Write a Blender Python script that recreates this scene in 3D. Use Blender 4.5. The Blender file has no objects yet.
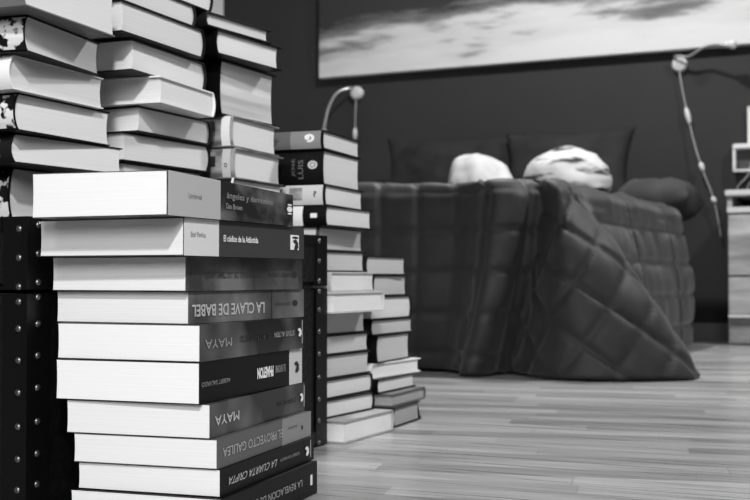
import bpy, bmesh, math, random
from mathutils import Vector, Matrix, noise
random.seed(7)
SC = bpy.context.scene
COL = SC.collection
R = math.radians

# ------------------------------------------------------------------ camera
EYE = 0.229                       # lens height above the floor
FPX = 1157.5
cd = bpy.data.cameras.new('camera')
cam = bpy.data.objects.new('camera', cd)
COL.objects.link(cam)
cam.location = (0, 0, EYE)
cam.rotation_euler = (R(90) + 0.02346, 0, 0)
cd.sensor_width = 36.0
cd.lens = FPX / 750 * 36.0
cd.clip_start = 0.02
cd.dof.use_dof = True
cd.dof.focus_distance = 1.10
cd.dof.aperture_fstop = 12.0
SC.camera = cam

# ------------------------------------------------------------------ world, lights, exposure
w = bpy.data.worlds.new('world')
SC.world = w
w.use_nodes = True
w.node_tree.nodes['Background'].inputs[0].default_value = (1, 1, 1, 1)
w.node_tree.nodes['Background'].inputs[1].default_value = 0.045
def lamp(name, loc, power, size, target=(0, 0, 0), kind='AREA', spread=180):
    d = bpy.data.lights.new(name, kind)
    d.energy = power
    if kind == 'AREA':
        d.shape = 'DISK'; d.size = size; d.spread = R(spread)
    else:
        d.shadow_soft_size = size
    o = bpy.data.objects.new(name, d)
    COL.objects.link(o)
    o.location = loc
    o.rotation_euler = (Vector(target) - Vector(loc)).to_track_quat('-Z', 'Y').to_euler()
    return o
kl = lamp('key_light', (0.10, -0.75, 1.62), 165, 0.06, (-0.30, 1.2, 0.16), 'SPOT')
kl.data.spot_size = R(46); kl.data.spot_blend = 0.55
lamp('left_light', (-1.2, -0.9, 2.1), 8, 0.16, (-0.2, 1.2, 0.25))
lamp('front_fill', (-0.1, -1.9, 1.4), 14, 1.1, (-0.3, 1.0, 0.1), spread=90)  # broad soft fill added to soften shade on the page faces, no fixture there
lamp('ceiling_light', (0.40, 3.30, 2.38), 60, 0.16, (0.40, 3.30, 0))
lamp('right_light', (2.10, 2.35, 2.35), 56, 0.30, (1.2, 2.3, 0))
SC.view_settings.view_transform = 'Standard'
SC.view_settings.look = 'None'
SC.view_settings.gamma = 1.0
SC.view_settings.exposure = 0.0
SC.view_settings.use_curve_mapping = False

# ------------------------------------------------------------------ materials (black and white photograph)
def g(v):                          # grey given as a display value 0..1 -> linear
    return v / 12.92 if v <= 0.04045 else ((v + 0.055) / 1.055) ** 2.4
def newmat(name, v=0.5, rough=0.6, metal=0.0, spec=0.5):
    m = bpy.data.materials.new(name)
    m.use_nodes = True
    b = m.node_tree.nodes['Principled BSDF']
    b.inputs['Base Color'].default_value = (g(v), g(v), g(v), 1)
    b.inputs['Roughness'].default_value = rough
    b.inputs['Metallic'].default_value = metal
    b.inputs['Specular IOR Level'].default_value = spec
    return m
def nodes(m):
    return m.node_tree.nodes, m.node_tree.links, m.node_tree.nodes['Principled BSDF']
def mottled(name, v0, v1, scale=(8, 8, 8), rough=0.35, p0=0.4, p1=0.62, detail=4, bump=0, spec=0.5, coord='Object'):
    m = newmat(name, v0, rough, spec=spec)
    N, Lk, B = nodes(m)
    tc = N.new('ShaderNodeTexCoord'); mp = N.new('ShaderNodeMapping')
    mp.inputs['Scale'].default_value = scale
    nz = N.new('ShaderNodeTexNoise'); nz.inputs['Scale'].default_value = 1.0
    nz.inputs['Detail'].default_value = detail
    cr = N.new('ShaderNodeValToRGB')
    cr.color_ramp.elements[0].position = p0; cr.color_ramp.elements[1].position = p1
    cr.color_ramp.elements[0].color = (g(v0),) * 3 + (1,)
    cr.color_ramp.elements[1].color = (g(v1),) * 3 + (1,)
    Lk.new(tc.outputs[coord], mp.inputs[0]); Lk.new(mp.outputs[0], nz.inputs['Vector'])
    Lk.new(nz.outputs['Fac'], cr.inputs[0]); Lk.new(cr.outputs[0], B.inputs['Base Color'])
    if bump:
        bp = N.new('ShaderNodeBump'); bp.inputs['Strength'].default_value = bump
        bp.inputs['Distance'].default_value = 0.002
        Lk.new(nz.outputs['Fac'], bp.inputs['Height']); Lk.new(bp.outputs[0], B.inputs['Normal'])
    return m
def pages(name, v, dv=0.06):
    m = mottled(name, v - dv, v, (1.5, 1.5, 900), 0.85, 0.30, 0.60, 3, 0.10, 0.2)
    return m
PW = pages('page_white', 0.88, 0.015)
PA = pages('page_pale', 0.86, 0.025)
PC = pages('page_dim', 0.74, 0.05)
PG = pages('page_old_grey', 0.62, 0.06)
PB = pages('page_grey', 0.83, 0.04)
BLACK = newmat('black_cloth', 0.03, 0.42, spec=0.18)
DARK = newmat('dark_cloth', 0.09, 0.45, spec=0.25)
MID = newmat('mid_grey_card', 0.45, 0.5)
LIGHT = newmat('pale_card', 0.75, 0.45)
WHITE = newmat('white_card', 0.90, 0.4)
INK = newmat('white_ink', 0.88, 0.5)
INKG = newmat('grey_ink', 0.55, 0.5)
INKD = newmat('dark_ink', 0.12, 0.5)
INKM = newmat('soft_grey_ink', 0.40, 0.5)
SMOKE = mottled('smoky_print', 0.12, 0.40, (14, 18, 30), 0.3, 0.42, 0.66)
SMOKE2 = mottled('smoky_grey_print', 0.20, 0.42, (12, 16, 14), 0.28)
SMOKE3 = mottled('pale_smoky_print', 0.24, 0.46, (16, 16, 12), 0.3, 0.35, 0.65)
GLOSS = mottled('glossy_dark_print', 0.04, 0.40, (9, 11, 9), 0.22, 0.46, 0.70, 2)
FANCY = mottled('patterned_print', 0.04, 0.85, (75, 75, 75), 0.3, 0.47, 0.53, 2)
GREYM = mottled('grey_mottled_print', 0.35, 0.62, (20, 20, 60), 0.35)

# ------------------------------------------------------------------ mesh helpers
def link(name, me, mat=None, parent=None, smooth=False):
    o = bpy.data.objects.new(name, me)
    COL.objects.link(o)
    if mat: me.materials.append(mat)
    if parent: o.parent = parent
    if smooth:
        for p in me.polygons: p.use_smooth = True
    return o
def mesh(name, verts, faces, mat=None, parent=None, smooth=False):
    me = bpy.data.meshes.new(name)
    me.from_pydata([tuple(v) for v in verts], [], faces)
    bm = bmesh.new(); bm.from_mesh(me)
    bmesh.ops.recalc_face_normals(bm, faces=bm.faces)
    bm.to_mesh(me); bm.free()
    return link(name, me, mat, parent, smooth)
def box(name, lo, hi, mat, parent=None, bevel=0.0, seg=2):
    bm = bmesh.new()
    bmesh.ops.create_cube(bm, size=1)
    for v in bm.verts:
        for k in range(3):
            v.co[k] = lo[k] + (v.co[k] + 0.5) * (hi[k] - lo[k])
    if bevel:
        bmesh.ops.bevel(bm, geom=list(bm.edges), offset=bevel, segments=seg, affect='EDGES', clamp_overlap=True)
    me = bpy.data.meshes.new(name); bm.to_mesh(me); bm.free()
    return link(name, me, mat, parent)
def tube(name, pts, r, mat, parent=None, seg=10, radii=None):
    pts = [Vector(p) for p in pts]; V = []; F = []
    n = len(pts)
    up = Vector((0.13, 0.31, 0.94)).normalized()
    for i, p in enumerate(pts):
        d = (pts[min(i + 1, n - 1)] - pts[max(i - 1, 0)]).normalized()
        a = d.cross(up)
        if a.length < 1e-3: a = d.cross(Vector((1, 0, 0)))
        a.normalize(); b = d.cross(a)
        rr = radii[i] if radii else r
        for k in range(seg):
            t = 2 * math.pi * k / seg
            V.append(p + (a * math.cos(t) + b * math.sin(t)) * rr)
    for i in range(n - 1):
        for k in range(seg):
            F.append((i * seg + k, i * seg + (k + 1) % seg, (i + 1) * seg + (k + 1) % seg, (i + 1) * seg + k))
    F.append(tuple(range(seg))); F.append(tuple(range((n - 1) * seg, n * seg)))
    return mesh(name, V, F, mat, parent, True)
def smooth_path(pts, n=8):
    P = [Vector(p) for p in pts]; out = []
    for i in range(len(P) - 1):
        p0, p1, p2, p3 = P[max(i - 1, 0)], P[i], P[i + 1], P[min(i + 2, len(P) - 1)]
        for k in range(n):
            t = k / n
            out.append(0.5 * ((2 * p1) + (p2 - p0) * t + (2 * p0 - 5 * p1 + 4 * p2 - p3) * t * t + (3 * p1 - p0 - 3 * p2 + p3) * t ** 3))
    out.append(P[-1]); return out
def empty(name, loc, rz, label, cat, group=None):
    o = bpy.data.objects.new(name, None)
    COL.objects.link(o)
    o.empty_display_size = 0.05
    o.location = loc; o.rotation_euler = (0, 0, rz)
    o['label'] = label; o['category'] = cat
    if group: o['group'] = group
    return o
def structure(o):
    o['kind'] = 'structure'; return o

# ------------------------------------------------------------------ room frame: u runs along the back wall, v runs into the room
YAW = R(24.5); CU, SU = math.cos(YAW), math.sin(YAW)
def P(u, v, z=0.0):
    return Vector((u * CU + v * SU, -u * SU + v * CU, z))
def room_box(name, u0, u1, v0, v1, z0, z1, mat):
    o = box(name, (u0, v0, z0), (u1, v1, z1), mat)
    o.rotation_euler = (0, 0, -YAW)
    return structure(o)
VW = 4.45                                        # back wall
UL, UR, VN, HC = -2.78, 1.7, -2.1, 2.45

# floor: strip parquet
ROW = 0.052
fm = newmat('strip_parquet', 0.5, 0.32)
N, Lk, B = nodes(fm)
tc = N.new('ShaderNodeTexCoord'); mp = N.new('ShaderNodeMapping')
mp.inputs['Rotation'].default_value = (0, 0, -R(12.5))
Lk.new(tc.outputs['Object'], mp.inputs[0])
br = N.new('ShaderNodeTexBrick')
br.offset = 0.0; br.offset_frequency = 2; br.squash = 1.0
br.inputs['Color1'].default_value = (g(0.44),) * 3 + (1,)
br.inputs['Color2'].default_value = (g(0.64),) * 3 + (1,)
br.inputs['Mortar'].default_value = (g(0.38),) * 3 + (1,)
br.inputs['Scale'].default_value = 1.0
br.inputs['Mortar Size'].default_value = 0.0004
br.inputs['Mortar Smooth'].default_value = 0.3
br.inputs['Bias'].default_value = 0.0
br.inputs['Brick Width'].default_value = 0.37
br.inputs['Row Height'].default_value = ROW
sp = N.new('ShaderNodeSeparateXYZ'); Lk.new(mp.outputs[0], sp.inputs[0])
dvd = N.new('ShaderNodeMath'); dvd.operation = 'DIVIDE'; dvd.inputs[1].default_value = ROW; Lk.new(sp.outputs['Y'], dvd.inputs[0])
flr = N.new('ShaderNodeMath'); flr.operation = 'FLOOR'; Lk.new(dvd.outputs[0], flr.inputs[0])
wn = N.new('ShaderNodeTexWhiteNoise'); wn.noise_dimensions = '1D'; Lk.new(flr.outputs[0], wn.inputs['W'])
ad = N.new('ShaderNodeMath'); ad.operation = 'ADD'; Lk.new(sp.outputs['X'], ad.inputs[0]); Lk.new(wn.outputs['Value'], ad.inputs[1])
cb = N.new('ShaderNodeCombineXYZ'); Lk.new(ad.outputs[0], cb.inputs[0]); Lk.new(sp.outputs['Y'], cb.inputs[1])
Lk.new(cb.outputs[0], br.inputs['Vector'])
mp2 = N.new('ShaderNodeMapping'); mp2.inputs['Rotation'].default_value = (0, 0, -R(12.5)); mp2.inputs['Scale'].default_value = (3.5, 90, 1)
Lk.new(tc.outputs['Object'], mp2.inputs[0])
nz = N.new('ShaderNodeTexNoise'); nz.inputs['Scale'].default_value = 1.0; nz.inputs['Detail'].default_value = 6
Lk.new(mp2.outputs[0], nz.inputs['Vector'])
mx = N.new('ShaderNodeMixRGB'); mx.blend_type = 'OVERLAY'; mx.inputs[0].default_value = 0.75
Lk.new(br.outputs['Color'], mx.inputs[1]); Lk.new(nz.outputs['Fac'], mx.inputs[2])
Lk.new(mx.outputs[0], B.inputs['Base Color'])
mr = N.new('ShaderNodeMapRange'); mr.inputs['To Min'].default_value = 0.20; mr.inputs['To Max'].default_value = 0.38
Lk.new(nz.outputs['Fac'], mr.inputs['Value']); Lk.new(mr.outputs[0], B.inputs['Roughness'])
bp = N.new('ShaderNodeBump'); bp.inputs['Strength'].default_value = 0.15; bp.inputs['Distance'].default_value = 0.001
Lk.new(nz.outputs['Fac'], bp.inputs['Height']); Lk.new(bp.outputs[0], B.inputs['Normal'])
room_box('floor', UL - .1, UR + .1, VN - .1, VW + .1, -0.1, 0, fm)
wallm = mottled('dark_wall_paint', 0.12, 0.13, (3, 3, 3), 0.8, bump=0.02)
pale = mottled('pale_wall_paint', 0.78, 0.82, (3, 3, 3), 0.8)
ceilm = newmat('ceiling_paint', 0.6, 0.9)
dim = mottled('grey_wall_paint', 0.38, 0.42, (3, 3, 3), 0.8)
room_box('wall_back', UL - .1, UR + .1, VW, VW + .1, 0, HC, wallm)
room_box('wall_left', UL - .1, UL, VN, VW, 0, HC, pale)
room_box('wall_right', UR, UR + .1, VN, VW, 0, HC, dim)
room_box('wall_front', UL - .1, UR + .1, VN - .1, VN, 0, HC, dim)
room_box('ceiling', UL - .1, UR + .1, VN - .1, VW + .1, HC, HC + .1, ceilm)
room_box('baseboard_back', UL, UR, VW - 0.014, VW, 0, 0.058, newmat('grey_baseboard', 0.42, 0.5))

# ------------------------------------------------------------------ painting
pt = empty('canvas_painting', P(-2.278, VW - 0.001, 1.084), -YAW, 'large pale abstract landscape canvas hung on the dark back wall above the bed', 'painting')
pm = newmat('painted_canvas', 0.8, 0.75, spec=0.15)
N, Lk, B = nodes(pm)
tc = N.new('ShaderNodeTexCoord'); mp = N.new('ShaderNodeMapping')
mp.inputs['Rotation'].default_value = (0, R(24), 0); mp.inputs['Scale'].default_value = (1.8, 1, 9)
mp.inputs['Location'].default_value = (0.3, 0, 0.4)
Lk.new(tc.outputs['Object'], mp.inputs[0])
nz = N.new('ShaderNodeTexNoise'); nz.inputs['Scale'].default_value = 1.0; nz.inputs['Detail'].default_value = 7; nz.inputs['Roughness'].default_value = 0.6
Lk.new(mp.outputs[0], nz.inputs['Vector'])
sx = N.new('ShaderNodeSeparateXYZ'); Lk.new(tc.outputs['Object'], sx.inputs[0])
# darker strokes grow with height and toward the left end of the canvas
ma = N.new('ShaderNodeMapRange'); ma.inputs['From Min'].default_value = 0.0; ma.inputs['From Max'].default_value = 0.36
ma.inputs['To Min'].default_value = -0.26; ma.inputs['To Max'].default_value = 0.38
Lk.new(sx.outputs['Z'], ma.inputs['Value'])
mb = N.new('ShaderNodeMapRange'); mb.inputs['From Min'].default_value = 0.0; mb.inputs['From Max'].default_value = 0.9
mb.inputs['To Min'].default_value = 0.14; mb.inputs['To Max'].default_value = 0.0
Lk.new(sx.outputs['X'], mb.inputs['Value'])
a1 = N.new('ShaderNodeMath'); a1.operation = 'ADD'; a2 = N.new('ShaderNodeMath'); a2.operation = 'ADD'
Lk.new(nz.outputs['Fac'], a1.inputs[0]); Lk.new(ma.outputs[0], a1.inputs[1])
Lk.new(a1.outputs[0], a2.inputs[0]); Lk.new(mb.outputs[0], a2.inputs[1])
cr = N.new('ShaderNodeValToRGB'); e = cr.color_ramp.elements
e[0].position = 0.36; e[0].color = (g(0.76),) * 3 + (1,)
e[1].position = 0.78; e[1].color = (g(0.20),) * 3 + (1,)
x = e.new(0.52); x.color = (g(0.72),) * 3 + (1,)
x = e.new(0.62); x.color = (g(0.46),) * 3 + (1,)
Lk.new(a2.outputs[0], cr.inputs[0]); Lk.new(cr.outputs[0], B.inputs['Base Color'])
box('canvas', (0, -0.035, 0), (2.25, 0, 0.85), pm, pt, 0.003)

# ------------------------------------------------------------------ books
def bulge(z, T, b):
    q = max(0.0, 1 - ((z / T) * 2 - 1) ** 2)
    return b * q
class Book: pass
def book(kind, X, Y, yaw, W, L, zt, zb, cover, page, label, group, b=0.004, over=0.0035, t=0.0026, fore=0.003, name='book'):
    """kind 'spine_near': spine at the near corner, head face runs away; 'fore_near': fore-edge at the near corner;
    'end_on': head face toward the camera and spine running away."""
    yaw = R(yaw); s, c = math.sin(yaw), math.cos(yaw)
    T = zt - zb
    N = Vector((X, Y, 0)); D = Vector((s, c, 0)); Lf = Vector((-c, s, 0))
    if kind == 'spine_near': org, xa = N, D
    elif kind == 'fore_near': org, xa = N + D * W + Lf * L, -D
    else: org, xa = N + D * L, Lf
    rz = math.atan2(xa.y, xa.x)
    ya = Vector((-xa.y, xa.x, 0))
    base = org + xa * W / 2 + ya * L / 2
    e = empty(name, (base.x, base.y, zb + EYE), rz, label, 'book', group)
    ox, oy = -W / 2, -L / 2
    # cover: a C-shaped strip extruded along the length
    outer = [(W + over, T)]; inner = [(W + over, T - t)]
    K = 10 if b else 1
    for k in range(K + 1):
        z = T * (1 - k / K)
        xx = -bulge(z, T, b)
        outer.append((xx, z))
        zi = min(max(z, t), T - t)
        inner.append((xx + t, zi))
    outer.append((W + over, 0)); inner.append((W + over, t))
    V = []; F = []
    n = len(outer)
    for (y) in (-over, L + over):
        for p in outer: V.append((ox + p[0], oy + y, p[1]))
        for p in inner: V.append((ox + p[0], oy + y, p[1]))
    for k in range(n - 1):
        F += [(k, k + 1, 2 * n + k + 1, 2 * n + k), (n + k + 1, n + k, 3 * n + k, 3 * n + k + 1),
              (k + 1, k, n + k, n + k + 1), (2 * n + k, 2 * n + k + 1, 3 * n + k + 1, 3 * n + k)]
    F += [(0, n, 3 * n, 2 * n), (n - 1, 2 * n - 1, 4 * n - 1, 3 * n - 1)]
    cv = mesh('cover', V, F, cover, e)
    # page block with rounded spine side and hollow fore-edge
    K = 8; prof = []
    g0 = t + 0.0002
    for k in range(K + 1):
        z = g0 + (T - 2 * g0) * k / K
        prof.append((g0 - bulge(z, T, b), z))
    for k in range(K, -1, -1):
        z = g0 + (T - 2 * g0) * k / K
        prof.append((W - fore * bulge(z, T, 1), z))
    V = [(ox + p[0], oy, p[1]) for p in prof] + [(ox + p[0], oy + L, p[1]) for p in prof]
    m = len(prof)
    F = [tuple(range(m)), tuple(range(m, 2 * m))] + [(k, (k + 1) % m, m + (k + 1) % m, m + k) for k in range(m)]
    pb = mesh('page_block', V, F, page, e)
    # soft waviness of the page edges, different on each book
    bk = Book(); bk.e = e; bk.cover = cv; bk.W, bk.L, bk.T, bk.b = W, L, T, b
    bk.kind, bk.N, bk.D, bk.Lf, bk.s, bk.c = kind, N, D, Lf, s, c
    bk.ox, bk.oy = ox, oy
    return bk
def s_at(bk, px):
    """distance along the spine from the near corner for a column of the frame"""
    t = (px - 375) / FPX
    X, Y = bk.N.x, bk.N.y
    if bk.kind == 'end_on': dx, dy = bk.s, bk.c
    else: dx, dy = -bk.c, bk.s
    return (t * Y - X) / (dx - t * dy)
def spine_pt(bk, sd, z, off):
    x = bk.ox - bulge(z, bk.T, bk.b) - off
    y = bk.oy + (bk.L - sd if bk.kind == 'end_on' else sd)
    return Vector((x, y, z))
def band(bk, px0, px1, f0, f1, mat, name='spine_band', off=0.0004, parent=None):
    s0, s1 = sorted((s_at(bk, px0), s_at(bk, px1)))
    s0 = max(s0, -0.003); s1 = min(s1, bk.L + 0.003)
    V = []; F = []; K = 6
    for k in range(K + 1):
        z = bk.T * (f0 + (f1 - f0) * k / K)
        for o_ in (off, -0.0002):
            for sd in (s0, s1): V.append(spine_pt(bk, sd, z, o_))
    for k in range(K):
        a = 4 * k; b = a + 4
        F += [(a, a + 1, b + 1, b), (a + 2, b + 2, b + 3, a + 3), (a, b, b + 2, a + 2), (a + 1, a + 3, b + 3, b + 1)]
    F += [(0, 2, 3, 1), (4 * K, 4 * K + 1, 4 * K + 3, 4 * K + 2)]
    return mesh(name, V, F, mat, bk.cover)
def glyphs(body, bold=0.0, shear=0.0):
    cu = bpy.data.curves.new('t', 'FONT'); cu.body = body; cu.resolution_u = 3; cu.offset = bold; cu.shear = shear
    to = bpy.data.objects.new('t', cu); COL.objects.link(to)
    bpy.context.view_layer.update()
    me = bpy.data.meshes.new_from_object(to.evaluated_get(bpy.context.evaluated_depsgraph_get()))
    bpy.data.objects.remove(to); bpy.data.curves.remove(cu)
    return me
def text(bk, body, px0, px1, f0, f1, mat, flip=False, turn=0, name='title', bold=0.012, off=0.0007, label=None, shear=0.0):
    """lettering set into the box px0..px1 (columns) by f0..f1 (fraction of the thickness)"""
    me = glyphs(body, bold, shear)
    xs = [v.co.x for v in me.vertices]; ys = [v.co.y for v in me.vertices]
    x0, x1, y0, y1 = min(xs), max(xs), min(ys), max(ys)
    s0, s1 = sorted((s_at(bk, px0), s_at(bk, px1)))
    rev = (bk.kind != 'end_on')               # on these spines screen-right is toward the near corner
    for v in me.vertices:
        a = (v.co.x - x0) / (x1 - x0); b_ = (v.co.y - y0) / (y1 - y0)
        if turn: a, b_ = 1 - b_, a            # reading bottom to top
        if flip: a, b_ = 1 - a, 1 - b_
        if rev: a = 1 - a
        v.co = spine_pt(bk, s0 + (s1 - s0) * a, bk.T * (f0 + (f1 - f0) * b_), off)
    o = link(name, me, mat, bk.cover)
    if label: o['label'] = label
    return o
def blob(bk, px, f, rw, rh, mat, name='emblem', off=0.0007, n=16, ring=0.0, a0=0, a1=360):
    sc = s_at(bk, px); V = []; F = []
    if ring:
        for k in range(n + 1):
            t = R(a0 + (a1 - a0) * k / n)
            for q in (1, ring):
                V.append(spine_pt(bk, sc + rw * q * math.cos(t), bk.T * f + rh * q * math.sin(t), off))
        for k in range(n): F.append((2 * k, 2 * k + 1, 2 * k + 3, 2 * k + 2))
    else:
        for k in range(n):
            t = 2 * math.pi * k / n
            V.append(spine_pt(bk, sc + rw * math.cos(t), bk.T * f + rh * math.sin(t), off))
        F.append(tuple(range(n)))
    return mesh(name, V, F, mat, bk.cover)
def penguin(bk, px, f, h, mat):
    """small leaning bird-like publisher mark: a body and a beak hook"""
    sc = s_at(bk, px); Z = bk.T * f; V = []
    pts = [(0, 1), (.35, .85), (.5, .4), (.75, .45), (.6, .1), (.7, -.5), (.3, -1), (-.3, -.9), (-.2, -.3), (.05, .1), (-.35, .35), (-.6, .75)]
    for a, b_ in pts: V.append(spine_pt(bk, sc + a * h * 0.55 * 1.6, Z + b_ * h * 0.5, 0.0008))
    return mesh('publisher_mark', V, [tuple(range(len(V)))], mat, bk.cover)

# ---- front stack on the floor, spines running away to the right
GF = 'books in the front stack'
pz = [0.0898, 0.0517, 0.0184, -0.0129, -0.0424, -0.0756, -0.1127, -0.1435, -0.1701, -0.1949, -0.2290]
FR = [(-.174, .968, 23.1, .140, .230), (-.165, .998, 23.2, .153, .230), (-.173, 1.06, 24.0, .152, .229), (-.171, 1.063, 24.0, .150, .228),
      (-.157, 1.040, 20.4, .151, .227), (-.157, 1.038, 19.4, .150, .230), (-.147, 1.035, 17.7, .146, .232), (-.140, 1.031, 17.7, .145, .229),
      (-.137, 1.030, 18.2, .144, .228), (-.134, 1.020, 18.7, .153, .226)]
FL = ['thick book with grey and smoky dark spine, topmost of the front stack',
      'book with pale and plain dark grey spine, second from top of the front stack',
      'book with smoky grey spine and upside-down dark lettering, third in the front stack',
      'grey-spined book reading LA CLAVE DE BABEL upside down in the front stack',
      'glossy dark book reading MAYA upside down, directly above the black PHAETON book',
      'thick black book with a white block at the spine end, mid front stack',
      'dark book reading MAYA upside down, directly under the black PHAETON book',
      'grey-spined book reading EL PROYECTO GALILEA upside down in the front stack',
      'black book with slanted upside-down lettering, second from the bottom of the front stack',
      'black book at the very bottom of the front stack, resting on the floor']
FC = [SMOKE, newmat('slate_card', 0.23, 0.35, spec=0.3), SMOKE2, SMOKE3, GLOSS, BLACK, GLOSS, newmat('grey_gloss_card', 0.32, 0.3), BLACK, BLACK]
FP = [PW, PA, PA, PA, PW, PW, PA, PA, PA, PA]
KF = [1, 1, .965, .970, .985, .985, .992, .995, .997, 1]
FB = []
for i, (X, Y, a, Wd, Ln) in enumerate(FR):
    FB.append(book('end_on', X * KF[i], Y * KF[i], a, Wd * KF[i], Ln * KF[i], pz[i], pz[i + 1] + 0.0004, FC[i], FP[i], FL[i], GF, b=0.0, over=0.0003, t=0.0005, fore=0.0006))
def warp(bk, fn):
    for ch in [bk.e] + list(bk.e.children_recursive):
        if ch.type == 'MESH':
            for v in ch.data.vertices:
                x, y = v.co.x - bk.ox, v.co.y - bk.oy
                v.co.z *= fn(x / bk.W, 1 - y / bk.L)
b = FB[0]
band(b, 168, 220, 0.0, 1.0, newmat('warm_grey_card', 0.66, 0.45))
text(b, 'Umbriel', 187.5, 201, .44, .56, INKM, name='author_line', bold=0.0)
text(b, '\u00e1ngeles y demonios', 226, 272, .52, .74, INKG, bold=0.0)
text(b, 'Dan Brown', 225.5, 241.5, .30, .44, INKG, name='author_line', bold=0.01)
blob(b, 289, .52, .006, .0035, INK); blob(b, 289, .66, .005, .0010, INK); blob(b, 289, .38, .005, .0010, INK)
warp(FB[0], lambda fx, fy: 1 - .16 * fy + .05 * fx * (1 - fy))
b = FB[1]
band(b, 184, 218.5, 0.0, 1.0, newmat('bone_card', 0.80, 0.45))
text(b, 'Stel Pavlou', 190, 205, .50, .64, INKM, name='author_line', bold=0.0)
text(b, 'El c\u00f3dice de la Atl\u00e1ntida', 223, 257.5, .42, .60, INK, bold=0.02)
band(b, 290.5, 298.5, .28, .74, WHITE, name='publisher_label')
penguin(b, 294.8, .44, .011, INKD)
blob(b, 294.8, .66, .007, .0012, INKD, name='label_line')
b = FB[2]
text(b, 'LA HERMANDAD DE LOS TEMPLARIOS', 205, 264, .38, .56, newmat('dim_ink', 0.17, 0.4), flip=True)
text(b, 'DAVID GIBBINS', 267, 290, .42, .56, newmat('dim_ink', 0.15, 0.4), flip=True, name='author_line')
blob(b, 294, .50, .006, .003, INKD)
b = FB[3]
text(b, 'LA CLAVE DE BABEL', 191.5, 264, .22, .60, newmat('silver_ink', 0.68, 0.4), flip=True, bold=0.02)
band(b, 271, 272, 0.02, .98, INKD, name='spine_line')
text(b, 'JON FASMAN', 275, 290, .46, .58, INKD, flip=True, name='author_line', bold=0)
blob(b, 294.5, .52, .006, .003, INKD)
b = FB[4]
text(b, 'MAYA', 205, 231.5, .34, .58, newmat('pewter_ink', 0.55, 0.4), flip=True, bold=0.0)
text(b, 'EL TESTAMENTO', 240, 270, .42, .60, INKD, flip=True, name='subtitle')
text(b, 'STEVE ALTEN', 274, 294, .44, .60, INKG, flip=True, name='author_line')
penguin(b, 299, .52, .009, INK)
band(b, 302, 302.5, .15, .9, INKG, name='spine_line')
b = FB[5]
text(b, 'ALBERT SALVAD\u00d3', 201.5, 230, .38, .52, INKG, flip=True, name='author_line', bold=0.0)
text(b, 'PHAETON', 257, 273, .34, .64, INK, flip=True, bold=0.05)
text(b, 'EL INFORME', 275, 285, .42, .62, INKG, flip=True, name='subtitle')
band(b, 289.5, 302, 0.0, 1.0, LIGHT, name='publisher_label')
penguin(b, 296, .48, .012, INKD)
b = FB[6]
text(b, 'MAYA', 215, 239, .34, .62, LIGHT, flip=True, bold=0.0)
text(b, 'STEVE ALTEN', 278, 296, .40, .54, INKD, flip=True, name='author_line')
penguin(b, 301, .50, .009, INK)
band(b, 304, 304.5, .15, .9, INKG, name='spine_line')
b = FB[7]
text(b, 'EL PROYECTO GALILEA', 223, 282.5, .34, .66, newmat('silver_ink', 0.66, 0.4), flip=True, bold=0.0)
band(b, 282.8, 311, 0.0, 1.0, newmat('mid_gloss_card', 0.50, 0.3))
text(b, 'JUAN', 288, 297, .55, .66, INKD, flip=True, name='author_line', bold=0, off=.0009)
penguin(b, 301.5, .45, .005, INKD)
b = FB[8]
text(b, 'LA CUARTA CRIPTA', 229, 277, .34, .62, newmat('pale_ink', 0.70, 0.4), flip=True, bold=0.0, shear=0.5)
text(b, 'ROBERT DOHERTY', 280, 299, .46, .58, INKG, flip=True, name='author_line', bold=0)
penguin(b, 306.5, .48, .010, INK)
band(b, 310.5, 311, .15, .9, INKG, name='spine_line')
b = FB[9]
text(b, 'LA REVELACI\u00d3N DE ESDRAS', 240, 302, .36, .62, newmat('pale_ink', 0.60, 0.4), flip=True, bold=0.0)
band(b, 310.8, 312.4, .32, .64, INK, name='publisher_label')

# ---- left stack on the trunk (A), spines at the left
GA = 'books in the leftmost stack on the trunk'
ka = .95
A = [(-.3434, 1.1264, 19.8, .1578, .220, .3200, .2656), (-.3536, 1.1671, 15.6, .1448, .220, .2656, .2282), (-.3724, 1.1828, 22.5, .1528, .220, .2282, .1926),
     (-.3735, 1.2040, 23.2, .1568, .220, .1926, .1527), (-.3825, 1.2232, 29.0, .1670, .220, .1527, .1207), (-.3997, 1.2719, 24.0, .1520, .220, .1207, .0605)]
AL = ['grey-spined hardback cut by the top of the frame, topmost of the leftmost stack',
      'hardback with a busy black and white patterned spine, under the topmost grey-spined one at left',
      'hardback with a plain white rounded spine in the leftmost stack',
      'hardback with a glossy black and white spine, just under the white-spined one',
      'hardback with a dark plain spine, second from the bottom of the leftmost stack',
      'hardback with black glossy spine, lowest of the leftmost stack on the trunk']
AC = [newmat('grey_cloth', 0.42, 0.5), FANCY, WHITE, FANCY, DARK, FANCY]
for i, (X, Y, a, Wd, Ln, zt, zb) in enumerate(A):
    bk = book('spine_near', X * ka, Y * ka, a, Wd * ka, .205, zt * ka, max(zb * ka, .0572) + .0004, AC[i] if i in (0, 2, 4) else BLACK, (PA, PB, PB, PA, PA, PB)[i], AL[i], GA, b=.006, over=.0015, t=.0013)
    if i in (1, 3, 5): band(bk, -12, {1: 25, 3: 16, 5: 11}[i], .06, .94, FANCY, name='spine_print')
    if i == 4: band(bk, -12, 3, .2, .8, SMOKE, name='spine_print')

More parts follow.
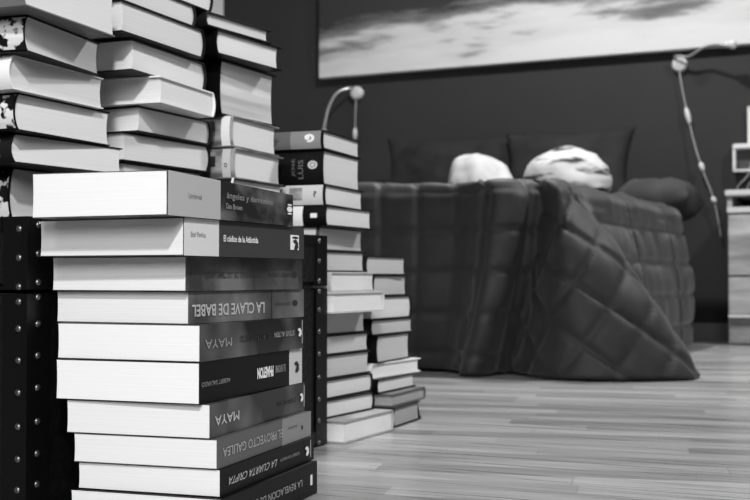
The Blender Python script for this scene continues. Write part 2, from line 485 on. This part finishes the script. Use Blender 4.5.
# ---- middle stack on the trunk (B), fore-edges at the near corner
GB = 'books in the middle stack on the trunk'
kb = 1.04
Bk = [(-.2640, 1.2500, 24.0, .160, .3540, .3189), (-.2764, 1.2096, 23.5, .1588, .3189, .2924), (-.2675, 1.2131, 22.4, .1666, .2924, .2574), (-.2633, 1.2443, 21.1, .1584, .2574, .2223),
      (-.2378, 1.2740, 19.0, .1290, .2223, .1921), (-.2664, 1.2933, 25.0, .1460, .1921, .1621), (-.2806, 1.2837, 27.0, .1638, .1621, .1286),
      (-.2810, 1.2900, 25.0, .1580, .1286, .0920), (-.2820, 1.2950, 26.0, .1550, .0920, .0548)]
BL = ['hardback barely showing at the frame top, topmost of the middle stack',
      'hardback cut by the frame top, second from top of the middle stack on the trunk',
      'hardback with pale-edged spine, third from top of the middle stack on the trunk',
      'hardback with black lifted cover edges, fourth from top of the middle stack on the trunk',
      'hardback turned askew with white rounded spine, jutting forward in the middle stack',
      'hardback directly beneath the askew white-spined one in the middle stack',
      'hardback just above the front stack, lowest clearly seen of the middle stack',
      'hardback hidden behind the front stack, second from bottom of the middle stack',
      'hardback lying on the trunk lid at the bottom of the middle stack']
for i, (X, Y, a, Wd, zt, zb) in enumerate(Bk):
    book('fore_near', X * kb, Y * kb, a, Wd * kb - .005, .225, zt * kb, max(zb * kb, .0572) + .0004,
         WHITE if i in (4,) else (DARK if i % 2 else BLACK), (PA, PB, PB, PA, PA, PA, PB, PB, PB)[i], BL[i], GB, b=.006, over=.003, t=.0018)

# ---- right stack on the trunk (C)
GC = 'books in the right-hand stack on the trunk'
kc = .940
Ck = [(-.2252, 1.5256, 31.2, .1375, .3518, .3323), (-.2143, 1.5435, 29.8, .1458, .3323, .2985), (-.2151, 1.5800, 26.0, .1426, .2985, .2226),
      (-.1994, 1.5871, 21.0, .1393, .2226, .1792), (-.1972, 1.5928, 21.0, .1480, .1792, .1393), (-.1990, 1.5860, 23.0, .1500, .1360, .1060), (-.1990, 1.5860, 24.0, .1480, .1060, .0560)]
CLb = ['thin grey-paged hardback, topmost of the right-hand stack on the trunk',
      'hardback with dark spine, second from top of the right-hand stack on the trunk',
      'very thick book with smudged page edges in the right-hand stack on the trunk',
      'hardback with half grey half white spine, below the very thick book',
      'hardback with a small black square on its mottled spine, right-hand stack on the trunk',
      'thin-edged book just showing above the front stack under the black square book',
      'hidden hardback lying on the trunk lid at the bottom of the right-hand stack']
thick = mottled('smudged_page', 0.68, 0.84, (3, 3, 60), 0.85, 0.35, 0.6, 5, 0.2, 0.2)
for i, (X, Y, a, Wd, zt, zb) in enumerate(Ck):
    cz = zb * kc if i != 4 else .1360 * kc
    bk = book('spine_near', X * kc, Y * kc, a, Wd * kc, (.15, .15, .15, .15, .15, .15, .15)[i], zt * kc, max(cz, .0572) + .0004,
              (DARK, BLACK, BLACK, GREYM, GREYM, DARK, DARK)[i], (PB, PA, thick, PA, PA, PA, PB)[i], CLb[i], GC, b=.004, over=.005, t=.0016)
    if i == 3: band(bk, 222, 230.5, .03, .97, WHITE)
    if i == 5: band(bk, 234, 238.5, .0, 1.0, WHITE, name='paper_tab')
    if i == 4:
        band(bk, 223, 231, .03, .97, LIGHT)
        band(bk, 211.5, 216.5, .38, .72, INKD, name='label_square', off=.0008)
        blob(bk, 226.8, .42, .0022, .0030, INKD, ring=.6)

# ---- taller stack on the floor behind the trunk (D)
GD = 'books in the tall floor stack behind the trunk'
Dk = [('s', -.0747, 1.6276, 19.5, .1460, .2075, .1804), ('s', -.0750, 1.6348, 20.7, .1389, .1804, .1304), ('s', -.0715, 1.6212, 19.8, .1485, .1304, .1005),
      ('s', -.0699, 1.6173, 24.8, .1485, .1005, .0714), ('s', -.0806, 1.6350, 23.1, .1507, .0714, .0378), ('s', -.0855, 1.6294, 26.1, .1526, .0378, .0074),
      ('s', -.0633, 1.6278, 23.3, .1520, .0074, -.0211), ('f', -.0580, 1.5900, 26.5, .1520, -.0211, -.0503), ('s', -.0840, 1.6221, 28.2, .1421, -.0503, -.0827),
      ('s', -.0820, 1.6170, 27.9, .1498, -.0827, -.1109), ('s', -.0809, 1.6192, 27.6, .1519, -.1109, -.1444), ('f', -.0753, 1.6159, 26.5, .1517, -.1444, -.1718),
      ('f', -.0765, 1.6044, 28.2, .1509, -.1718, -.1976), ('f', -.0438, 1.5952, 26.2, .1531, -.1976, -.2290)]
DL = ['grey-spined hardback with a white swirl mark, topmost of the floor stack behind the trunk',
      'thick black-spined hardback with a round white emblem, under the grey swirl-marked one',
      'hardback with a pale printed spine, directly under the thick black one behind the trunk',
      'black-spined hardback with a small white label, level with the front stack top',
      'hardback with a pale spine just above the trunk lid corner, floor stack behind',
      'hardback just below the trunk lid corner in the floor stack behind it',
      'pale-covered book sticking out slightly, upper of the two protruding ones',
      'pale-covered book sticking out furthest to the right beside the trunk seam',
      'hardback directly under the furthest protruding pale book',
      'hardback halfway down the trunk side, hollow fore-edge, in the taller floor stack',
      'thick grey-paged hardback, fourth from the floor in the taller floor stack',
      'hardback with white rounded spine edge, third from the floor in the taller stack',
      'hardback lying tilted on the bottom book of the taller floor stack',
      'large hardback on the floor at the bottom of the taller stack, pale cover corner showing']
DC = [BLACK, BLACK, BLACK, BLACK, newmat('dim_cloth', 0.20, 0.5), BLACK, LIGHT, LIGHT, DARK, BLACK, DARK, BLACK, BLACK, newmat('drab_card', 0.62, 0.45)]
for i, (k_, X, Y, a, Wd, zt, zb) in enumerate(Dk):
    kind = 'spine_near' if k_ == 's' else 'fore_near'
    bk = book(kind, X, Y, a, Wd, .17 if i < 5 else .21, zt, zb + .0004, DC[i], (PB, PB, PA, PB, PC, PC, PB, PA, PC, PC, PC, PB, PB, PA)[i], DL[i], GD,
              b=(.0035 if i < 4 else .005), over=.003, t=.0018)
    if i == 0:
        band(bk, 262, 321.3, .03, .97, newmat('spine_grey', 0.5, 0.4))
        blob(bk, 310, .58, .008, .006, INK, ring=.45, a0=20, a1=300); blob(bk, 308, .60, .004, .003, INK)
        band(bk, 262, 291, 0.03, .97, newmat('darker_grey_print', 0.36, 0.4), name='spine_print', off=.0006)  # darker grey over the left part of this spine
    if i == 1:
        blob(bk, 313.5, .57, .0075, .0060, LIGHT); blob(bk, 313.5, .57, .0045, .0038, INKM, name='emblem_ring', off=.0009, ring=.7)
        text(bk, 'JOS\u00c9', 292, 296.5, .25, .75, INKM, turn=1, bold=0.0)
        text(bk, 'LUIS', 299, 304, .18, .72, INKM, turn=1, bold=0.0, name='author_line')
    if i == 2:
        band(bk, 262, 323.4, .03, .97, newmat('spine_pale', 0.76, 0.4))
        text(bk, '?', 314, 317.5, .40, .68, INKD)
        band(bk, 290, 303, .25, .85, GREYM, name='spine_print', off=.0006)
    if i == 3:
        band(bk, 285, 303.5, .02, .98, WHITE)
        band(bk, 311.5, 318, .40, .62, WHITE, name='publisher_label')
    if i == 4: band(bk, 300, 317, .02, .98, LIGHT)
    if i == 13:
        pass

# ---- shorter stack on the floor, furthest right (E)
GE = 'books in the short floor stack at the right'
Ek = [('s', -.0139, 1.785, 25.0, .1465, .0331, .0030), ('s', -.0031, 1.805, 22.0, .1423, .0030, -.0302), ('f', -.0062, 1.785, 25.0, .1480, -.0302, -.0665),
      ('s', -.0062, 1.790, 26.0, .1507, -.0665, -.0910), ('s', .0016, 1.795, 23.0, .1361, -.0910, -.1340), ('s', -.0062, 1.790, 29.5, .1580, -.1340, -.1570),
      ('s', .0031, 1.775, 25.0, .1405, -.1570, -.1790), ('f', .0245, 1.775, 23.5, .1360, -.1790, -.1990), ('s', .0274, 1.765, 22.0, .1121, -.1990, -.2290)]
EL = ['hardback with dark cover, topmost of the short right-hand floor stack',
      'hardback second from top of the short right-hand floor stack',
      'hardback with shadowed left end, third from top of the short right-hand stack',
      'thin hardback between thicker ones, fourth from top of the short right-hand stack',
      'thick book with rounded left edge, middle of the short right-hand stack',
      'white-covered book sticking out to the right in the short right-hand stack',
      'thin hardback directly under the white-covered book of the short right-hand stack',
      'thin grey book second from the floor in the short right-hand stack',
      'book on the floor with lifted cover flap, bottom of the short right-hand stack']
EC = [DARK, BLACK, BLACK, DARK, BLACK, WHITE, BLACK, newmat('grey_cover', 0.35, 0.4), DARK]
for i, (k_, X, Y, a, Wd, zt, zb) in enumerate(Ek):
    kind = 'spine_near' if k_ == 's' else 'fore_near'
    bk = book(kind, X, Y, a, Wd, .20, zt, zb + .0004, EC[i], (PC, PC, PB, PC, PC, PA, PB, PG, PG)[i], EL[i], GE, b=.005, over=.003, t=.0018)
    if i == 8:
        fl = mesh('cover_flap', [(bk.ox + bk.W + .004, bk.oy - .002, .001), (bk.ox + bk.W + .004, bk.oy + .15, .001), (bk.ox + bk.W + .022, bk.oy + .14, .004), (bk.ox + bk.W + .026, bk.oy + .004, .003),
                                 (bk.ox + bk.W + .004, bk.oy - .002, .003), (bk.ox + bk.W + .004, bk.oy + .15, .003), (bk.ox + bk.W + .010, bk.oy + .14, .022), (bk.ox + bk.W + .010, bk.oy + .004, .026)],
                  [(0, 1, 2, 3), (4, 5, 6, 7)], DARK, bk.e)
        sm = fl.modifiers.new('solid', 'SOLIDIFY'); sm.thickness = .0015

# ------------------------------------------------------------------ trunk
leather = mottled('black_leatherette', 0.02, 0.045, (120, 120, 120), 0.42, 0.4, 0.6, 3, 0.9, spec=0.3)
strapm = newmat('black_edge_binding', 0.03, 0.35, spec=0.25)
rivm = newmat('rivet_metal', 0.45, 0.35, 0.9)
K0 = Vector((-.323, 1.075)); E0 = Vector((-.0665, 1.5865))
dv = (E0 - K0); TLn = dv.length; ang = math.atan2(dv.y, dv.x)
TD = .37; TH = .057 + EYE - .0005; SEAM = EYE - .0135
tr = empty('storage_trunk', (K0.x, K0.y, 0), ang, 'black leatherette trunk with riveted corner bindings carrying three stacks of books', 'trunk')
bd = box('body', (.002, .002, .003), (TLn - .002, TD - .002, SEAM - .0015), leather, tr, .003)
ld = box('lid', (.001, .001, SEAM + .0015), (TLn - .001, TD - .001, TH), leather, tr, .006, 3)
def angle_strip(parent, cx, cy, sx_, sy_, z0, z1):
    """vertical L-shaped binding around a corner"""
    wd = .030; th = .0018
    pts = [(0, 0), (wd, 0), (wd, th), (th, th), (th, wd), (0, wd)]
    V = [(cx + sx_ * (p[0] - .0008), cy + sy_ * (p[1] - .0008), z) for z in (z0, z1) for p in pts]
    F = [tuple(range(6)), tuple(range(6, 12))] + [(k, (k + 1) % 6, 6 + (k + 1) % 6, 6 + k) for k in range(6)]
    return mesh('corner_binding', V, F, strapm, parent)
def dome(loc, nrm, r, parent):
    nrm = Vector(nrm); q = nrm.to_track_quat('Z', 'Y'); V = []; F = []
    n = 10; m = 4
    for i in range(m):
        t = i / m * math.pi / 2
        for k in range(n):
            p = 2 * math.pi * k / n
            V.append(q @ Vector((r * math.cos(t) * math.cos(p), r * math.cos(t) * math.sin(p), r * .7 * math.sin(t))) + Vector(loc))
    V.append(q @ Vector((0, 0, r * .7)) + Vector(loc))
    for i in range(m - 1):
        for k in range(n): F.append((i * n + k, i * n + (k + 1) % n, (i + 1) * n + (k + 1) % n, (i + 1) * n + k))
    for k in range(n): F.append(((m - 1) * n + k, (m - 1) * n + (k + 1) % n, m * n))
    F.append(tuple(range(n)))
    return mesh('rivet', V, F, rivm, parent, True)
rz_up = [0.0490, 0.0220, -0.0050]; rz_dn = [-.0190, -.0440, -.0735, -.1035, -.1350, -.1650, -.1935, -.2230]
for (cx, sx_) in ((0, 1), (TLn, -1)):
    for (cy, sy_) in ((0, 1), (TD, -1)):
        for part, z0, z1, zs in ((ld, SEAM + .002, TH + .0002, rz_up), (bd, .002, SEAM - .002, rz_dn)):
            st = angle_strip(part, cx, cy, sx_, sy_, z0, z1)
            if cy == 0:
                for z in zs: dome((cx + sx_ * .0135 if cx == 0 else cx - .0226, -.0008, z + EYE), (0, -1, 0), .0036, st)
            if cx == 0 and cy == 0:
                for z in zs: dome((-.0008, .0090, z + EYE - .004), (-1, 0, 0), .0036, st)
box('edge_binding', (.03, -.0012, TH - .014), (TLn - .03, .004, TH + .0002), strapm, ld, .001)
box('edge_binding', (-.0012, .03, TH - .014), (.004, TD - .03, TH + .0002), strapm, ld, .001)
box('edge_binding', (.03, -.0012, .003), (TLn - .03, .004, .022), strapm, bd, .001)

# ------------------------------------------------------------------ bed
ZT = .226 + EYE                                  # top of the quilt
ZM = ZT - .035
def room_empty(name, u, v, z, label, cat, group=None, rz=0):
    return empty(name, P(u, v, z), -YAW + rz, label, cat, group)
bed = room_empty('bed', -1.47, 3.5, 0, 'low double bed under the dark quilt, head against the back wall', 'bed')
sheet = newmat('mattress_ticking', 0.55, 0.9)
woodD = mottled('dark_bed_wood', 0.06, 0.12, (3, 40, 40), 0.5)
box('mattress', (-.66, -.83, .20), (.66, .90, ZM - .006), sheet, bed, .03, 3)
box('bed_base', (-.65, -.81, .08), (.65, .90, .198), woodD, bed, .006)
for su in (-.58, .58):
    for sv in (-.74, .84):
        box('leg', (su - .03, sv - .03, 0), (su + .03, sv + .03, .08), woodD, bed, .004)

# quilt: perimeter of the drape (left side, foot, gathered corner, right side) as top and hem points
qm = mottled('dark_quilt_cloth', 0.115, 0.140, (40, 40, 40), 0.6, bump=0.15, spec=0.38)
qm.node_tree.nodes['Principled BSDF'].inputs['Sheen Weight'].default_value = 0.12
KEY = [  # (top u, v), (hem u, v), hem z, cloth angle at the corner (None away from it)
    ((-2.20, 3.90), (-2.25, 3.92), .02, -2), ((-2.21, 3.40), (-2.27, 3.40), .02, -2), ((-2.20, 2.72), (-2.27, 2.74), .02, -2),
    ((-2.17, 2.60), (-2.24, 2.58), .02, -1), ((-2.05, 2.575), (-2.05, 2.60), .015, 0), ((-1.50, 2.570), (-1.50, 2.60), .012, 0), ((-1.15, 2.570), (-1.16, 2.60), .012, 0),
    ((-.97, 2.570), (-1.02, 2.605), .010, 0), ((-.905, 2.560), (-.965, 2.575), .008, 0), ((-.865, 2.535), (-.930, 2.510), .006, 4), ((-.815, 2.550), (-.885, 2.520), .006, 14), ((-.765, 2.590), (-.850, 2.625), .006, 24),
    ((-.742, 2.585), (-.815, 2.590), .006, 32), ((-.722, 2.575), (-.700, 2.500), .006, 42), ((-.705, 2.580), (-.560, 2.530), .005, 52), ((-.690, 2.620), (-.425, 2.640), .004, 62), ((-.690, 2.68), (-.455, 2.760), .006, 70),
    ((-.705, 2.80), (-.580, 2.860), .012, 80), ((-.695, 2.95), (-.640, 2.980), .02, 90), ((-.675, 3.40), (-.635, 3.42), .02, 91), ((-.655, 3.76), (-.620, 3.78), .02, 91), ((-.680, 3.86), (-.640, 3.885), .03, 91), ((-.74, 3.90), (-.70, 3.93), .04, 91)]
def cr_interp(vals, x):
    i = min(int(x), len(vals) - 2); t = x - i
    p0, p1, p2, p3 = vals[max(i - 1, 0)], vals[i], vals[i + 1], vals[min(i + 2, len(vals) - 1)]
    return p1 + (p2 - p0) * .5 * t + (p0 * 2 - p1 * 5 + p2 * 4 - p3) * .5 * t * t + (p1 * 3 - p0 - p2 * 3 + p3) * .5 * t ** 3
tops = [Vector((k[0][0], k[0][1], 0)) for k in KEY]; hems = [Vector((k[1][0], k[1][1], k[2])) for k in KEY]; angs = [float(k[3]) for k in KEY]
# sample so that neighbouring columns are about 9 mm apart at the hem
xs = [0.0]
for i in range(len(KEY) - 1):
    d = max((hems[i + 1] - hems[i]).length, (tops[i + 1] - tops[i]).length)
    n = max(3, int(d / .009))
    xs += [i + (k + 1) / n for k in range(n)]
NC = len(xs); RW, RA, RT = 46, 7, 26
CELL = .098; A0 = 5 * CELL + .03
verts = []; cloth = []; amp = []; kinds = []; drops = []
cornerT = Vector((-.735, 2.575))
sS = 0.0; prev = None
TT = [cr_interp(tops, x) for x in xs]; HH = [cr_interp(hems, x) for x in xs]
AN = [angs[min(int(x), len(angs) - 2)] * (1 - (x - min(int(x), len(angs) - 2))) + angs[min(int(x), len(angs) - 2) + 1] * (x - min(int(x), len(angs) - 2)) for x in xs]
arc = [0.0]
for i in range(1, NC): arc.append(arc[-1] + (TT[i].xy - TT[i - 1].xy).length)
i_l = min(range(NC), key=lambda i: abs(xs[i] - 11.2)); i_r = min(range(NC), key=lambda i: abs(xs[i] - 16.6))
for i in range(NC):
    T, H = TT[i], HH[i]
    cen = Vector((-1.45, min(max(T.y, 3.15), 3.90), 0))
    inn = (cen - T); inn.z = 0; inn.normalize()
    rr = .045
    top_in = T + inn * rr
    col = []; cc = []; am = []
    # top rows, centre -> edge
    for r in range(RT):
        f = r / RT
        f2 = 1 - (1 - f) ** 1.6
        p = cen.lerp(top_in, f2)
        col.append(Vector((p.x, p.y, ZT + .006 * noise.noise(Vector((p.x * 6, p.y * 6, 0))))))
        cc.append((A0 + (p.x - cornerT.x), -(p.y - cornerT.y))); am.append(min(1, f * 4))
    # rounded edge
    for r in range(RA):
        a = math.pi / 2 * r / RA
        p = top_in - inn * rr * math.sin(a)
        z = ZT - rr * (1 - math.cos(a))
        if r == 0: z = ZT + .003 * noise.noise(Vector((p.x * 6, p.y * 6, 0)))
        col.append(Vector((p.x, p.y, z))); cc.append(None); am.append(1)
    zt = ZT - rr
    for r in range(RW + 1):
        f = r / RW
        bow = .018 * math.sin(math.pi * f)
        p = T.lerp(H, f ** 1.05) - inn * bow
        z = zt * (1 - f) + H.z * f
        col.append(Vector((p.x, p.y, z))); cc.append(None); am.append(1)
    # cloth coordinates for edge and hang
    base = RT; q0 = col[base]; dist = 0
    if i < i_l: kind_ = 0
    elif i > i_r: kind_ = 2
    else: kind_ = 1
    for r in range(base, len(col)):
        if r > base: dist += (col[r] - col[r - 1]).length
        dd = dist - rr
        if kind_ == 0: a, b_ = A0 - (arc[i_l] - arc[i]), dd
        elif kind_ == 2: a, b_ = A0 + dd, -(arc[i] - arc[i_r])
        else:
            ph = R(max(0, min(90, (AN[i] - 4) / 86 * 90)))
            a, b_ = A0 + dd * math.sin(ph), dd * math.cos(ph)
        cc[r] = (a, b_)
    kinds.append(kind_); drops.append([(col[r] - col[base]).length for r in range(len(col))])
    verts.append(col); cloth.append(cc); amp.append(am)
NR = len(verts[0])
# on the loose corner the cloth lies on the bias: stitching runs diagonally
i_a = min(range(NC), key=lambda i: abs(xs[i] - 11.2)); i_b = min(range(NC), key=lambda i: abs(xs[i] - 16.6)); i_c = min(range(NC), key=lambda i: abs(xs[i] - 13.6))
for r in range(RT, NR):
    for rng in (range(i_c, i_b), range(i_c, i_a, -1)):
        l = 0; sg = 1 if rng.step > 0 else -1
        for i in rng:
            if i != i_c: l += sg * (verts[i][r] - verts[i - sg][r]).length
            dd = drops[i][r]
            cloth[i][r] = ((dd + l) * .7071 + .02, (dd - l) * .7071)
V = []; F = []
for i in range(NC):
    for r in range(NR):
        p = verts[i][r]
        pi = verts[min(i + 1, NC - 1)][r] - verts[max(i - 1, 0)][r]
        pr = verts[i][min(r + 1, NR - 1)] - verts[i][max(r - 1, 0)]
        nn = pi.cross(pr)
        if nn.length < 1e-9: nn = Vector((0, 0, 1))
        nn.normalize()
        if r < RT:
            if nn.z < 0: nn = -nn
        else:
            out = Vector((p.x + 1.45, p.y - 3.3, .05))
            if nn.dot(out) < 0: nn = -nn
        a, b_ = cloth[i][r]
        kb_ = .42 if i > i_r and r >= RT else CELL
        q = 1 - max(math.exp(-(math.sin(math.pi * a / CELL) / .20) ** 2), math.exp(-(math.sin(math.pi * b_ / kb_) / (.20 * CELL / kb_)) ** 2))
        q = .65 * q + .35 * (abs(math.sin(math.pi * a / CELL)) * abs(math.sin(math.pi * b_ / kb_))) ** .5
        fade = min(1.0, r / 6.0)
        wr = .010 * noise.noise(Vector((p.x * 4.5, p.y * 4.5, p.z * 5))) + .005 * noise.noise(Vector((p.x * 13, p.y * 13, p.z * 9)))
        d = ((.012 if i > i_r else .010) * q - .004 + wr) * fade * amp[i][r]
        pp = p + nn * d
        if r > NR - 6: pp.z = max(pp.z, .004)
        V.append(P(pp.x, pp.y, max(pp.z, .003)))
for i in range(NC - 1):
    for r in range(NR - 1):
        F.append((i * NR + r, (i + 1) * NR + r, (i + 1) * NR + r + 1, i * NR + r + 1))
org = P(-1.47, 3.5, ZM)
V = [v - org for v in V]
quilt = mesh('quilt', V, F, qm, None, True)
quilt.location = org
sol = quilt.modifiers.new('thickness', 'SOLIDIFY'); sol.thickness = .004; sol.offset = -1
quilt['label'] = 'dark grey square-stitched quilt draped over the bed, its corner pooling on the floor'
quilt['category'] = 'quilt'

# pillows and bundles
def cushion(name, w_, h_, d_, mat, loc, rot, label, cat, pinch=.12, seed=0, wr=.012, group=None, e=2.6):
    n = 40; V = []; F = []
    for side in (1, -1):
        for i in range(n + 1):
            for j in range(n + 1):
                x = i / n * 2 - 1; y = j / n * 2 - 1
                k = max(0, (1 - abs(x) ** e) * (1 - abs(y) ** e)) ** .5
                px_ = x * (1 - pinch * (1 - y * y) * abs(x) ** 3) * w_ / 2 * (1 - .0)
                py_ = y * (1 - pinch * (1 - x * x) * abs(y) ** 3) * h_ / 2
                nv = noise.noise(Vector((x * 2.2 + seed, y * 2.2, side * 3))) * wr + noise.noise(Vector((x * 6 + seed, y * 5, side * 3))) * wr * .4
                V.append((px_, py_ , side * (k * d_ / 2 + nv * k)))
    m = (n + 1) ** 2
    for s_ in range(2):
        for i in range(n):
            for j in range(n):
                a = s_ * m + i * (n + 1) + j
                F.append((a, a + 1, a + n + 2, a + n + 1))
    me = bpy.data.meshes.new(name); me.from_pydata(V, [], F)
    bm = bmesh.new(); bm.from_mesh(me); bmesh.ops.remove_doubles(bm, verts=bm.verts, dist=1e-5)
    bmesh.ops.recalc_face_normals(bm, faces=bm.faces); bm.to_mesh(me); bm.free()
    o = link(name, me, mat, None, True)
    o.location = loc; o.rotation_euler = rot
    o['label'] = label; o['category'] = cat
    if group: o['group'] = group
    return o
pil = mottled('dark_pillow_cotton', 0.11, 0.14, (12, 12, 12), 0.8, bump=0.1, spec=0.2)
pil2 = mottled('grey_pillow_cotton', 0.20, 0.24, (12, 12, 12), 0.8, bump=0.1, spec=0.2)
cushion('pillow', .59, .38, .13, pil, P(-1.625, 4.29, ZM + .190), (R(76), 0, -YAW), 'dark pillow leaning on the wall at the left side of the bed', 'pillow', seed=1, group='dark pillows propped at the head of the bed')
cushion('pillow', .50, .38, .13, pil, P(-1.135, 4.22, ZM + .185), (R(72), R(-1), -YAW + R(2)), 'dark pillow leaning on the wall behind the striped bundle', 'pillow', seed=5, group='dark pillows propped at the head of the bed')
cushion('pillow', .25, .34, .15, pil2, P(-.765, 4.07, ZM + .074), (0, 0, -YAW), 'dark grey pillow lying flat at the right edge of the bed', 'pillow', seed=9, pinch=.02, e=4)
cot = mottled('white_cotton', 0.66, 0.74, (10, 10, 10), 0.85, bump=0.1)
strm = mottled('white_cloth_with_dark_streaks', 0.70, 0.16, (7, 7, 30), 0.85, 0.52, 0.60, 3, 0.1)
def heap(name, loc, R_, mat, label, seed, skew=0.0, p=2.0):
    bm = bmesh.new(); bmesh.ops.create_uvsphere(bm, u_segments=48, v_segments=28, radius=1)
    for v in bm.verts:
        c = v.co.copy()
        f = 1 + .10 * noise.noise(c * 1.6 + Vector((seed, 0, 0))) + .05 * noise.noise(c * 4.2 + Vector((seed, 3, 0)))
        c *= f
        z = c.z if c.z > 0 else c.z * .25
        x = c.x + skew * z
        v.co = Vector((x * R_[0], c.y * R_[1], (z + .25) * R_[2]))
    me = bpy.data.meshes.new(name); bm.to_mesh(me); bm.free()
    o = link(name, me, mat, None, True); o.location = loc; o.rotation_euler = (0, 0, -YAW)
    o['label'] = label; o['category'] = 'cloth'
    return o
heap('crumpled_sheet', P(-1.25, 3.60, ZT + .016), (.112, .13, .136), cot, 'plain white rumpled cloth heaped on the quilt in front of the pillows', 2.0, -.25)
heap('crumpled_shirt', P(-.960, 3.55, ZT + .016), (.142, .15, .130), strm, 'white cloth bundle with dark streaks on the bed, right of the plain one', 7.3, .05)
heap('crumpled_tissue', P(-1.37, 3.5, ZT + .010), (.022, .02, .022), cot, 'tiny white scrap of cloth on the quilt left of the white heap', 4.0)

# ------------------------------------------------------------------ bedside cabinet
wd = mottled('pale_rustic_wood', 0.50, 0.72, (3, 3, 22), 0.5, 0.35, 0.65, 6, 0.2)
wdt = newmat('pale_board_edge', 0.78, 0.45)
ns = room_empty('bedside_cabinet', -.546, 4.06, 0, 'pale rustic wooden bedside cabinet against the back wall, cut by the right frame edge', 'cabinet')
NH = .524
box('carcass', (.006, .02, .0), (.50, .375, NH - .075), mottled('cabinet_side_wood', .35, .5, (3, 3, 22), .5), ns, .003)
box('worktop', (0, -.004, NH - .020), (.506, .38, NH), wdt, ns, .003)
box('open_shelf', (.006, .0, NH - .078), (.50, .375, NH - .058), wdt, ns, .002)
for (a0, a1) in ((.006, .022), (.484, .50)): box('side_panel', (a0, .006, NH - .058), (a1, .375, NH - .020), wd, ns, .001)
box('back_panel', (.022, .355, NH - .058), (.484, .372, NH - .020), DARK, ns)
for z0, z1 in ((.234, NH - .082), (.106, .229)):
    d_ = box('drawer', (.010, .002, z0), (.496, .0195, z1), wd, ns, .003)
    box('drawer_edge', (.010, -.008, z0 - .014), (.496, .003, z0 - .002), wdt, d_, .001) if z0 < .2 else None
    tube('knob', [(.253, .002, (z0 + z1) / 2), (.253, -.012, (z0 + z1) / 2), (.253, -.022, (z0 + z1) / 2)], .01, rivm, d_, 14, [.006, .006, .013])
box('plinth', (.010, .004, .003), (.496, .0195, .090), mottled('plinth_wood', .42, .6, (3, 3, 22), .5), ns, .003)

# ------------------------------------------------------------------ wall socket box and trunking by the cabinet
so = room_empty('wall_socket', -.489, VW, .660, 'white framed wall socket box above the bedside cabinet', 'socket')
wp = newmat('white_plastic', 0.82, 0.4)
fr = []
box('frame', (-.075, -.045, .040), (.075, 0, .058), wp, so, .003)
box('frame', (-.075, -.045, -.044), (.075, 0, -.036), wp, so, .002)
box('frame', (-.075, -.045, -.036), (-.066, 0, .040), wp, so, .002)
box('frame', (.066, -.045, -.036), (.075, 0, .040), wp, so, .002)
box('back_plate', (-.066, -.012, -.036), (.066, -.001, .040), newmat('dark_plate', 0.22, 0.5), so)
for k, (a, b_) in enumerate(((-.012, -.035), (.02, .0))):
    tube('plug_cable', smooth_path([(a + .012, -.014, .03), (a, -.03, -.01), (a - .01, -.05, -.06), (b_ - .02, -.06, -.10), (b_ - .02, -.05, -.1375)]), .0022, newmat('cable_grey', 0.5, 0.5), so)
tk = room_empty('cable_trunking', -.514, VW, .68, 'thin white vertical trunking on the wall at the right frame edge', 'trunking')
box('channel', (-.0, -.02, .028), (.045, 0, .17), wp, tk, .002)
box('end_cap', (-.001, -.021, .17), (.046, 0, .176), wp, tk, .001)

# ------------------------------------------------------------------ gooseneck wall lamps
chrome = newmat('satin_chrome', 0.75, 0.3, 0.85)
def wall_lamp(u, z, arm, cord, switches, label, head=True):
    L = room_empty('wall_lamp', u, VW, z, label, 'wall lamp', 'gooseneck reading lamps on the back wall')
    tube('wall_plate', [(0, 0, 0), (0, -.004, 0), (0, -.020, 0), (0, -.024, 0)], .028, newmat('lamp_white', .74, .35), L, 28, [.028, .029, .027, .020])
    pth = smooth_path(arm, 8)
    tube('gooseneck', pth, .0055, chrome, L, 10)
    a, b_ = Vector(arm[-2]), Vector(arm[-1]); d = (b_ - a).normalized()
    hd = tube('lamp_head', [b_, b_ + d * .004, b_ + d * .012, b_ + d * .014, b_ + d * .022, b_ + d * .04, b_ + d * .044], .01, newmat('lamp_white', .74, .35), L, 16, [.006, .012, .012, .008, .016, .017, .010])
    cd_ = tube('cord', smooth_path(cord, 8), .0028, newmat('cord_grey', 0.58, 0.45), L, 8)
    for (p, q) in switches:
        p, q = Vector(p), Vector(q)
        tube('cord_switch', [p, p.lerp(q, .15), p.lerp(q, .5), p.lerp(q, .85), q], .008, newmat('switch_white', .75, .4), cd_, 12, [.003, .008, .010, .008, .003])
    return L
wall_lamp(-.759, 1.032, [(-.012, -.018, .018), (-.010, -.035, .028), (.04, -.05, .020), (.095, -.07, .044), (.140, -.09, .048), (.175, -.10, .044)],
          [(0, -.018, -.02), (.010, -.02, -.09), (.030, -.022, -.19), (.055, -.03, -.30), (.085, -.04, -.40), (.125, -.03, -.52), (.15, -.02, -.66)],
          [((.024, -.021, -.165), (.038, -.022, -.23)), ((.078, -.036, -.375), (.088, -.04, -.41)), ((.120, -.031, -.505), (.129, -.029, -.53))],
          'gooseneck wall lamp right of the bed with its arm reaching right')
wall_lamp(-2.108, 1.013, [(-.012, -.018, .020), (-.025, -.04, .018), (-.065, -.07, -.005), (-.09, -.09, -.06), (-.105, -.10, -.13), (-.11, -.10, -.16)],
          [(0, -.018, -.02), (-.003, -.02, -.10), (-.004, -.02, -.18), (-.004, -.02, -.5)], [((-.004, -.02, -.15), (-.004, -.02, -.20))],
          'gooseneck wall lamp at the left, its arm curving down behind the book stack')
